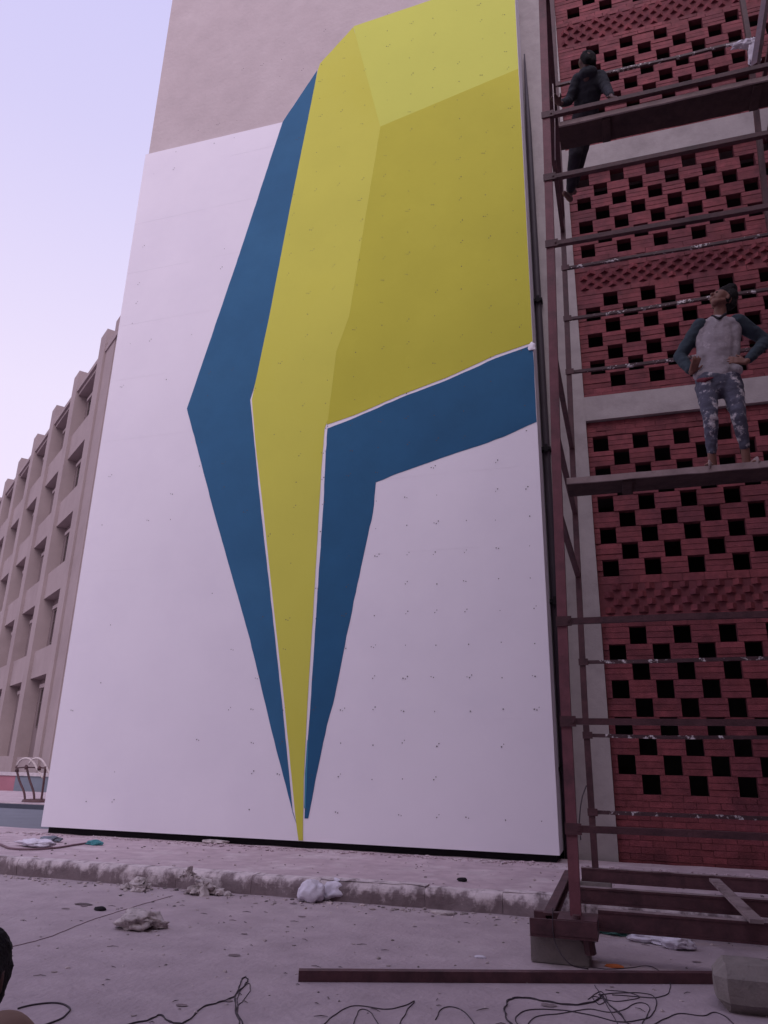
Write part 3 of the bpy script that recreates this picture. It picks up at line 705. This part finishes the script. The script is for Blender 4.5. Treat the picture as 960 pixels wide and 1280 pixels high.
for q in range(26):
    a = Vector((random.gauss(0, 1), random.gauss(0, 1), random.gauss(0, 1))).normalized(); a = (a-f_*1.0+u_*.9).normalized()
    cap(bm, hc+a*.085+u_*.015, hc+a*.102+u_*.02, .022, .015)
fuse('hair', bm, M['hair'], t, .008, 2, .004, 40)
for q in (-1, 1):
    bm = nb(); c_e = hc+f_*.083+s_v*(.030*q)+u_*.004; bmesh.ops.create_icosphere(bm, subdivisions=2, radius=.0095, matrix=Matrix.Translation(c_e)); mesh_obj('eye', bm, M['hair'], t, smooth=True)
bm = nb()   # vest
chain(bm, [k(335, 330, 6.37), k(330, 420, 6.36), k(340, 540, 6.36), k(335, 655, 6.36)], [.105, .125, .105, .110], fl=(1.22, .80))
cap(bm, k(240, 338, 6.37), k(435, 318, 6.37), .062, .066, fl=(1, 1))
cap(bm, k(215, 640, 6.35), k(450, 605, 6.35), .05, .05)
cap(bm, k(228, 370, 6.37), k(245, 600, 6.37), .058, .055); cap(bm, k(435, 360, 6.37), k(420, 590, 6.37), .062, .052)
fuse('vest', bm, M['vest'], t, .010, 8, .0075, 5)
bm = nb()   # collar
cap(bm, nk+Vector((-.055, -.045, .012)), nk+Vector((-.01, -.10, -.055)), .014, .012); cap(bm, nk+Vector((.055, -.045, .012)), nk+Vector((-.01, -.10, -.055)), .014, .012)
cap(bm, nk+Vector((-.055, -.045, .012)), nk+Vector((0, .06, .02)), .014, .014); cap(bm, nk+Vector((.055, -.045, .012)), nk+Vector((0, .06, .02)), .014, .014)
fuse('collar', bm, M['darktrouser'], t, .006, 3)
for sh, el, wr in ((shL, elL, wrL), (shR, elR, wrR)):
    bm = nb(); chain(bm, [sh, sh.lerp(el, .5), el, el.lerp(wr, .4), el.lerp(wr, .86)], [.074, .066, .056, .052, .041]); fuse('sleeve', bm, M['sleeve'], t, .009, 5, .005, 12)
bm = nb()   # trousers
cap(bm, hpL+Vector((.01, 0, .05)), hpR+Vector((-.01, 0, .05)), .10, .10, fl=(1, .9))
cap(bm, pel+Vector((0, 0, .03)), pel+Vector((0, 0, -.04)), .105, .10, fl=(1.3, .9))
for hp, kn, an in ((hpL, knL, anL), (hpR, knR, anR)):
    chain(bm, [hp, hp.lerp(kn, .5), kn, kn.lerp(an, .4), kn.lerp(an, .88)], [.098, .080, .064, .056, .044])
fuse('trousers', bm, M['trouser'], t, .010, 5, .007, 10)
bm = nb(); cap(bm, k(212, 668, 6.30), k(255, 664, 6.262), .020, .022); cap(bm, k(255, 664, 6.262), k(300, 650, 6.255), .020, .010); cap(bm, k(235, 668, 6.28), k(258, 688, 6.275), .018, .010); fuse('red_shirt_hem', bm, M['redcloth'], t, .008, 4, .004, 20)
for an, dx in ((anL, -.05), (anR, .04)):
    bm = nb(); cap(bm, Vector((an.x, an.y+.04, .012)), Vector((an.x+dx, an.y-.18, .012)), .042, .044, fl=(1, .28))
    for s in (-1, 1): cap(bm, Vector((an.x+dx*.6+.042*s, an.y-.07, .02)), Vector((an.x+dx*.9, an.y-.135, .055)), .009, .008)
    fuse('sandal', bm, M['wood_edge'], t, .006, 3)

# climber on the upper lift
def K1(x, y, yy): return hit(680+x/5.565, 40+y/5.565, 1, yy)
base = Vector((K1(180, 1225, 7.5).x, 7.5, 7.5)); fz = K1(180, 1235, 7.55).z
base.z = fz
t = thing('person', 'worker in dark clothes climbing at the top of the scaffold, seen above the high board', 'person', base)
def k1(x, y, yy): return K1(x, y, yy)-base
hc = k1(300, 210, 6.72); nk = k1(305, 290, 6.76); chs = k1(320, 370, 6.85); pel = k1(290, 560, 7.02); 
shL, shR = k1(235, 330, 6.80), k1(395, 310, 6.84)
elL, elR = k1(175, 480, 6.86), k1(440, 400, 6.76); wrL, wrR = k1(110, 500, 6.6), k1(472, 455, 6.55)
hpA, hpB = k1(255, 600, 7.05), k1(315, 590, 7.05); knA, anA = k1(215, 860, 7.12), k1(180, 1130, 7.52)
bm = nb()
fd = Vector((-.55, .35, -.15)); ud = Vector((.05, -.15, 1)); head(bm, hc, fd, ud, 1.0)
cap(bm, nk+Vector((0, 0, -.04)), hc+Vector((0, .01, -.05)), .055, .05)
chain(bm, [nk+Vector((0, 0, -.06)), chs, pel], [.06, .10, .10], fl=(1.1, .8))
for sh, el, wr in ((shL, elL, wrL), (shR, elR, wrR)): chain(bm, [sh, el, wr], [.045, .036, .024])
hand(bm, wrL, Vector((-.5, -.6, .35)), Vector((0, .4, 1)), Vector((.6, -.3, .2)), .95, .8)
hand(bm, wrR, Vector((.15, -.5, -.5)), Vector((.7, -.3, .3)), Vector((-.6, -.3, 0)), .95, .7)
for hp, kn, an in ((hpA, knA, anA), (hpB, knA+Vector((.05, .12, .06)), anA+Vector((.05, .12, .20)))):
    chain(bm, [hp, kn, an], [.07, .05, .036]); cap(bm, an, an+Vector((-.02, -.02, -.06)), .036, .034); cap(bm, an+Vector((0, .0, -.07)), an+Vector((-.06, -.14, -.085)), .036, .028)
fuse('body', bm, M['skin2'], t, .008, 4)
f_ = fd.normalized(); u_ = (ud-f_*ud.dot(f_)).normalized(); s_v = f_.cross(u_)
bm = nb(); cap(bm, hc-f_*.028+u_*.040, hc+f_*.012+u_*.050, .080, .062); cap(bm, hc-f_*.050, hc-f_*.05-u_*.05, .066, .05)
for q in (-1, 1): cap(bm, hc+s_v*(.048*q)-f_*.015+u_*.03, hc+s_v*(.052*q)-f_*.02-u_*.03, .056, .050)
for q in range(24):
    a = Vector((random.gauss(0, 1), random.gauss(0, 1), random.gauss(0, 1))).normalized(); a = (a-f_+u_*.8).normalized(); cap(bm, hc+a*.083+u_*.012, hc+a*.100+u_*.016, .022, .015)
fuse('hair', bm, M['hair'], t, .008, 2, .004, 40)
bm = nb(); chain(bm, [nk+Vector((0, .02, .0)), chs, k1(300, 470, 6.94), pel], [.085, .128, .122, .12], fl=(1.22, .85)); cap(bm, shL, shR, .066, .068); cap(bm, nk+Vector((-.03, -.02, -.02)), nk+Vector((.03, -.02, -.02)), .078, .078)
for sh, el, wr in ((shL, elL, wrL), (shR, elR, wrR)): chain(bm, [sh, sh.lerp(el, .5), el, el.lerp(wr, .75)], [.070, .062, .054, .042])
fuse('jacket', bm, M['darkcloth'], t, .010, 5, .006, 9)
bm = nb(); cap(bm, hpA, hpB, .105, .105); cap(bm, pel, hpA.lerp(hpB, .5), .115, .11)
for hp, kn, an in ((hpA, knA, anA), (hpB, knA+Vector((.05, .12, .06)), anA+Vector((.05, .12, .20)))): chain(bm, [hp, kn, kn.lerp(an, .85)], [.105, .078, .055])
fuse('trousers', bm, M['darktrouser'], t, .010, 5, .006, 9)

# onlooker sitting on the ground at the left edge
hd = hit(-33, 1222, 1, 1.95)
base = Vector((hd.x-.12, hd.y, 0))
t = thing('person', 'black haired person sitting on the ground, cut off by the left edge of the photo', 'person', base)
hcx = hd-base
print('sitting head', hd)
bm = nb(); fd = Vector((-.2, .95, .25)); ud = Vector((.1, -.15, 1)); head(bm, hcx, fd, ud, 1.0)
nk = hcx+Vector((-.01, -.02, -.14)); pel = Vector((-.10, -.05, .12)); chs = nk.lerp(pel, .3)
cap(bm, nk, hcx+Vector((0, 0, -.05)), .06, .055); chain(bm, [nk, chs, pel], [.07, .11, .12], fl=(1.2, .8))
sL, sR = nk+Vector((-.17, 0, -.06)), nk+Vector((.19, -.03, .02))
eL, eR = sL+Vector((-.08, .15, -.2)), sR+Vector((.0, .20, -.16)); wL, wR = eL+Vector((.10, .2, .02)), eR+Vector((-.10, .18, .03))
for a, b, c in ((sL, eL, wL), (sR, eR, wR)): chain(bm, [a, b, c], [.05, .04, .027])
hand(bm, wL, Vector((.5, .6, -.1)), Vector((0, 0, 1)), Vector((.5, -.3, 0)), .95, .4); hand(bm, wR, Vector((-.5, .6, -.1)), Vector((0, 0, 1)), Vector((-.5, -.3, 0)), .95, .4)
legs = ((pel+Vector((-.1, .05, 0)), Vector((-.30, .40, .30)), Vector((-.26, .62, .05))), (pel+Vector((.08, .05, 0)), Vector((-.02, .42, .30)), Vector((-.06, .64, .05))))
for hp, kn, an in legs: chain(bm, [hp, kn, an], [.08, .055, .038]); cap(bm, an+Vector((0, 0, -.015)), an+Vector((0, .15, -.022)), .034, .026)
fuse('body', bm, M['skin2'], t, .008, 4)
f_ = fd.normalized(); u_ = (ud-f_*ud.dot(f_)).normalized(); s_v = f_.cross(u_)
bm = nb(); cap(bm, hcx-f_*.03+u_*.03, hcx+f_*.02+u_*.045, .096, .085); cap(bm, hcx-f_*.01-u_*.03, hcx+f_*.03+u_*.0, .092, .086); cap(bm, hcx-f_*.045, hcx-f_*.045-u_*.05, .078, .062)
for q in range(30):
    a = Vector((random.gauss(0, 1), random.gauss(0, 1), random.gauss(0, 1))).normalized(); a = (a-f_+u_*.6).normalized(); cap(bm, hcx+a*.083, hcx+a*.100, .022, .015)
fuse('hair', bm, M['hair'], t, .008, 2, .004, 40)
bm = nb(); chain(bm, [nk, chs, pel], [.09, .135, .14], fl=(1.25, .85)); cap(bm, sL, sR, .07, .075)
for a, b, c in ((sL, eL, wL), (sR, eR, wR)): chain(bm, [a, b, b.lerp(c, .4)], [.075, .062, .052])
fuse('shirt', bm, M['tancloth'], t, .010, 6, .005, 7)
bm = nb(); 
for hp, kn, an in legs: chain(bm, [hp, kn, kn.lerp(an, .88)], [.11, .085, .06])
fuse('trousers', bm, M['darktrouser'], t, .010, 5, .006, 9)

# ------------------------------------------------------------------ small things lying about
def lump(name, label, cat, x, y, z, w, d, h, m_, seed, rough=.6, sub=3, group=None):
    c = hit(x, y, 2, z); bm = nb(); rock(bm, (0, 0, h*.5), w/2, d/2, h*.62, seed, rough*.45, 4 if sub == 3 else sub, 1.8)
    if sub == 3:                                    # folds
        for v_ in bm.verts:
            n_ = abs(noise.noise(v_.co*(2.2/max(w, .1))+Vector((seed, 0, 0)))); v_.co.z -= h*.35*n_; v_.co.x += w*.08*noise.noise(v_.co*(5/w))
    mn = min(v_.co.z for v_ in bm.verts)
    for v_ in bm.verts: v_.co.z -= mn
    o = mesh_obj(name, bm, m_, smooth=(sub == 3)); o.location = (c.x, c.y, z-.004); return tag(o, label, cat, group)
def heap(name, label, cat, x, y, z, w, d, h, m_, seed, n=26):
    rr = random.Random(seed); c = hit(x, y, 2, z); bm = nb()
    for i in range(n):
        a_ = rr.uniform(0, 6.28); q = rr.random()**.7; px_, py_ = math.cos(a_)*q*w/2, math.sin(a_)*q*d/2; s_ = rr.uniform(.10, .26)*min(w, .5)*(1.15-q*.7)
        vs_ = rock(bm, (0, 0, 0), s_*rr.uniform(.6, 1), s_*rr.uniform(.4, 1), s_*rr.uniform(.25, .6), i+seed, .7, 1)
        R_ = Matrix.Rotation(rr.uniform(-.5, .5), 4, 'X') @ Matrix.Rotation(rr.uniform(0, 6), 4, 'Z')
        for v_ in vs_: v_.co = R_ @ v_.co + Vector((px_, py_, s_*.2+(1-q)*h*rr.uniform(.1, .8)))
    o = mesh_obj(name, bm, m_); o.location = (c.x, c.y, z-.004); return tag(o, label, cat)
lump('crumpled_bag', 'crumpled cement bag lying alone on the yard left of centre', 'bag', 175, 1160, 0, .36, .28, .12, M['bag'], 3, 1.3)
lump('wood_scrap', 'dark offcut against the crumpled cement bag', 'scrap', 190, 1161, 0, .16, .08, .05, M['darkdebris'], 5, .3, 1)
heap('plaster_rubble', 'low heap of pale plaster at the kerb, leftmost of the heaps', 'rubble', 172, 1112, 0, .42, .28, .11, M['bag'], 8)
heap('plaster_rubble', 'spread heap of pale plaster at the kerb left of the white bundle', 'rubble', 258, 1118, 0, .55, .3, .13, M['bag'], 9)
heap('plaster_rubble', 'pale broken lump sitting on top of the kerb', 'rubble', 236, 1098, .15, .24, .2, .12, M['bag'], 14)
lump('wrapped_bundle', 'round white wrapped bundle against the kerb', 'bundle', 389, 1127, 0, .27, .24, .17, M['rag'], 11, .35)
lump('wrapped_bundle', 'flatter grey white bundle on the right of the round one at the kerb', 'bundle', 420, 1124, 0, .36, .28, .17, M['rag'], 12, .5)
lump('dark_stone', 'small dark stone on the pavement below the mural', 'stone', 578, 1101, KZ, .11, .07, .04, M['dark'], 15, .6, 2)
lump('paint_rag', 'crumpled white and blue rag at the left foot of the mural wall', 'rag', 45, 1058, KZ, .52, .26, .08, M['rag'], 21, 1.0)
lump('paint_rag', 'bluish rag beside the corner of the mural wall', 'rag', 64, 1052, KZ, .30, .16, .07, M['bluegrey'], 22, .9)
lump('paint_rag', 'small teal rag on the pavement at the end of the hose', 'rag', 118, 1056, KZ, .24, .12, .06, M['tealcloth'], 23, .8)
lump('white_cloth', 'white cloth on the ground behind the scaffold base', 'cloth', 822, 1178, 0, .46, .22, .06, M['rag'], 31, .9)
lump('white_cloth', 'crumpled end of white cloth behind the scaffold base, nearer the right', 'cloth', 848, 1186, 0, .22, .18, .09, M['rag'], 32, .8)
lump('green_plastic', 'dark green plastic scrap under the scaffold base', 'scrap', 780, 1168, 0, .38, .22, .06, M['green'], 33, 1.0)
lump('orange_scrap', 'small orange scrap behind the loose steel bar', 'scrap', 768, 1209, 0, .14, .06, .025, M['orange'], 34, .5, 2)
lump('plaster_rubble', 'pale stone on the road at the kerb foot, right of centre', 'rubble', 553, 1143, 0, .24, .10, .04, M['bag'], 41, .5, 2)
lump('plaster_rubble', 'small white chip in the yard left of the scaffold foot', 'rubble', 600, 1197, 0, .09, .05, .02, M['rag'], 42, .5, 2)
lump('dark_stone', 'dark scrap on the road left of the crumpled bag', 'stone', 125, 1138, 0, .12, .08, .04, M['dark'], 43, .6, 2)
lump('dark_stone', 'flat dark scrap on the road, leftmost of the two left of the crumpled bag', 'stone', 104, 1131, 0, .20, .08, .02, M['darkdebris'], 44, .5, 2)
lump('plaster_rubble', 'broken pieces lying against the dark gap under the mural', 'rubble', 268, 1054, KZ, .45, .14, .06, M['bag'], 45, .8, 2)

def litter(name, label, m_, n, zone, smin, smax, z, kind='stuff'):
    bm = nb()
    for i in range(n):
        x_, y_ = zone(); s = random.uniform(smin, smax)*(.5+random.random())
        vs_ = rock(bm, (0, 0, 0), s, s*random.uniform(.4, 1), s*random.uniform(.25, .6), i*.37, .6, 1)
        R_ = Matrix.Rotation(random.uniform(0, 6.3), 4, 'Z')
        for v_ in vs_: v_.co = R_ @ v_.co + Vector((x_, y_, z+s*.1))
    return tag(mesh_obj(name, bm, m_), label, None, None, kind)
U = random.uniform
litter('gravel', 'scattered small stones and plaster crumbs on the yard', M['debris'], 620, lambda: (U(-5.5, 3), U(2.4, 7.6)), .005, .016, 0)
litter('gravel', 'plaster crumbs along the kerb', M['debris'], 520, lambda: (U(-9, 3), 7.62-abs(random.gauss(0, .16))), .008, .026, 0)
litter('plaster_crumbs', 'line of fallen plaster crumbs at the foot of the mural wall', M['pave'], 650, lambda: (U(-9.2, 1.5), 10.12-abs(random.gauss(0, .14))), .008, .030, KZ)
litter('plaster_crumbs', 'crumbs scattered over the pavement', M['debris'], 260, lambda: (U(-9.2, 1.5), U(7.9, 10.1)), .006, .018, KZ)
bm = nb()
for i in range(150):
    x_, y_ = U(-5, 3), U(2.6, 7.5); L = U(.03, .13); a_ = U(-.5, .5) if random.random() < .7 else U(0, 3); z_ = .004
    L *= .7; tube(bm, [(x_, y_, z_), (x_+L*.5*math.cos(a_), y_+L*.5*math.sin(a_)+U(-.01, .01), z_+.004), (x_+L*math.cos(a_), y_+L*math.sin(a_), z_)], [.0015, .0028, .001], 5)
tag(mesh_obj('dry_twigs', bm, M['darkdebris']), 'dark twigs and straw scattered on the yard', None, None, 'stuff')

bm = nb()
for i in range(46):
    x_, y_ = U(-5, 2.4), U(2.6, 7.4); s_ = U(.012, .05); n_ = 12; ph = U(0, 9)
    vv = [bm.verts.new((x_+math.cos(k*6.283/n_)*s_*(1+.5*noise.noise(Vector((k*.9, i*1.7, ph)))), y_+math.sin(k*6.283/n_)*s_*.7*(1+.5*noise.noise(Vector((k*.9, i*2.7, ph)))), .004)) for k in range(n_)]
    bm.faces.new(vv)
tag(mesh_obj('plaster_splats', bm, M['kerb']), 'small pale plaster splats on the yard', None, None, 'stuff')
def wire(name, label, cat, pts, z, r, m_, n=10, arc=None, twist=0, lift=.0):
    P = crom([hit(p[0], p[1], 2, z+(p[2] if len(p) > 2 else 0)) for p in pts], n); P = [p+Vector((0, 0, r)) for p in P]
    o0 = P[0].copy(); o0.z = 0
    P = [p-o0+Vector((noise.noise(p*9)*.010, noise.noise(p*9+Vector((3, 3, 3)))*.014, 0)) for p in P]
    bm = nb(); tube(bm, P, r, 6)
    if twist:
        P2 = [p+Vector((math.sin(i*.9)*r*2, math.cos(i*.9)*r*2, r*1.2)) for i, p in enumerate(P)]; tube(bm, P2, r, 6)
    o = mesh_obj(name, bm, m_, smooth=True); o.location = o0; return tag(o, label, cat)
wire('cable', 'thick black cable loop beside the sitting person', 'cable', [(22, 1262), (45, 1256), (72, 1255), (87, 1262), (80, 1272), (60, 1281), (30, 1290)], 0, 0.0047, M['wire'])
wire('wire', 'twisted wire rising into a loop at the bottom left of centre', 'wire', [(150, 1284), (185, 1276), (200, 1270), (215, 1279), (232, 1279), (250, 1262), (272, 1254), (290, 1248), (305, 1232), (311, 1226), (305, 1222), (298, 1235), (294, 1252), (299, 1284)], 0, 0.0025, M['wire'], twist=1)
wire('wire', 'looping wire at the bottom edge right of centre', 'wire', [(400, 1284), (430, 1262), (450, 1258), (480, 1262), (505, 1258), (517, 1252), (505, 1270), (498, 1284)], 0, 0.0029, M['wire'])
wire('wire', 'short curved wire at the bottom edge crossing the looping one', 'wire', [(440, 1290), (448, 1264), (462, 1266), (476, 1284)], 0, 0.0025, M['wire'])
wire('wire', 'small arched wire at the bottom edge left of the big tangle', 'wire', [(545, 1275), (552, 1262), (566, 1259), (582, 1267), (596, 1284)], 0, 0.0029, M['wire'])
wire('wire', 'outer wire of the tangle in front of the loose bar', 'wire', [(640, 1284), (631, 1266), (636, 1252), (650, 1248), (680, 1252), (715, 1257), (745, 1252), (752, 1246), (760, 1254), (790, 1284)], 0, 0.0030, M['wire'], twist=1)
wire('wire', 'middle wire of the tangle in front of the loose bar', 'wire', [(652, 1290), (645, 1272), (662, 1263), (700, 1263), (740, 1270), (775, 1278), (812, 1272), (819, 1258), (816, 1246), (800, 1242), (770, 1242), (748, 1244)], 0, 0.0030, M['wire'])
wire('wire', 'thin wire running under the loose bar towards the scaffold foot', 'wire', [(776, 1290), (762, 1262), (750, 1243), (742, 1232)], 0, 0.0025, M['wire'])
wire('wire', 'wire looping over the end of the loose bar', 'wire', [(740, 1210), (760, 1212), (790, 1210, .0), (812, 1208), (828, 1218, .03), (838, 1232), (834, 1243), (818, 1248), (795, 1246), (765, 1244)], 0, 0.0029, M['wire'])
wire('wire', 'wavy wire right of the tangle near the concrete lump', 'wire', [(800, 1292), (830, 1275), (850, 1268), (880, 1270), (895, 1266), (912, 1275), (925, 1292)], 0, 0.0030, M['wire'])
wire('wire', 'wire doubling back along the front of the tangle', 'wire', [(655, 1290), (668, 1272), (700, 1268), (735, 1262), (768, 1266), (800, 1254), (812, 1262), (800, 1284)], 0, .0028, M['wire'])
wire('wire', 'fine wire zigzagging through the knot of the tangle', 'wire', [(735, 1250), (750, 1240), (758, 1250), (748, 1256), (742, 1246), (770, 1252), (800, 1247), (780, 1240), (756, 1238)], 0, .0026, M['wire'])
wire('wire', 'second strand of the loop standing left of the loose bar', 'wire', [(303, 1284), (297, 1258), (300, 1240), (310, 1230), (313, 1238), (305, 1250), (296, 1262), (306, 1286)], 0, .0024, M['wire'])
wire('hose', 'thin brown hose curving over the pavement left of the mural', 'hose', [(-12, 1050), (3, 1058), (15, 1062), (40, 1063), (70, 1061), (95, 1057), (110, 1055)], KZ, .013, M['rope'])
wire('string', 'long thin dark string lying across the yard from the left edge', 'string', [(6, 1186), (60, 1172), (110, 1152), (160, 1136), (215, 1120)], 0, 0.0025, M['rope'])
# wire hanging from the foot bracket
P = [hit(691, 1135, 1, 5.92), hit(691, 1160, 1, 5.915), hit(694, 1178, 1, 5.93), hit(703, 1195, 1, 5.9), hit(716, 1207, 1, 5.9), hit(735, 1211, 2, .004)]
bm = nb(); o0 = Vector((P[-1].x, P[-1].y, 0)); tube(bm, [p-o0 for p in crom(P, 8)], .004, 6); o = mesh_obj('wire', bm, M['wire'], smooth=True); o.location = o0; tag(o, 'thin wire hanging down over the front block of the scaffold', 'wire')
P = [hit(733, 982, 1, 8.25), hit(727, 1000, 1, 8.2), hit(724, 1030, 1, 8.2), hit(726, 1050, 1, 8.2)]
bm = nb(); tube(bm, crom(P, 8), .006, 6); o = mesh_obj('wire', bm, M['wire'], smooth=True); tag(o, 'short dark wire hanging beside the rear post of the scaffold', 'wire')
# rope beside the upper brace
a, b = hit(691, 105, 1, 6.30), hit(694, 200, 1, 6.6); bm = nb(); tube(bm, [a, a.lerp(b, .5)+Vector((.01, 0, 0)), b], .006, 6); tag(mesh_obj('rope', bm, M['cream_rope'], smooth=True), 'thin pale rope hanging beside the upper left brace', 'rope')
# rag tied to the top rail
c = hit(939, 64, 1, RY-.08); bm = nb()
rock(bm, (0, 0, .14), .10, .06, .07, 5, .7, 3); rock(bm, (.03, 0, -.08), .075, .05, .24, 6, .8, 3); rock(bm, (-.13, -.01, .15), .11, .045, .05, 8, .6, 2)
o = mesh_obj('tied_rag', bm, M['rag']); o.location = c; tag(o, 'pale rag tied to the right end of the uppermost spattered rail', 'rag')
# blob of paint at the corner of the mural
c = wp(665, 434, YW-.02); bm = nb(); rock(bm, (0, 0, 0), .05, .02, .09, 5, .6, 2); o = mesh_obj('paint_blob', bm, M['white'], bw); o.location = c
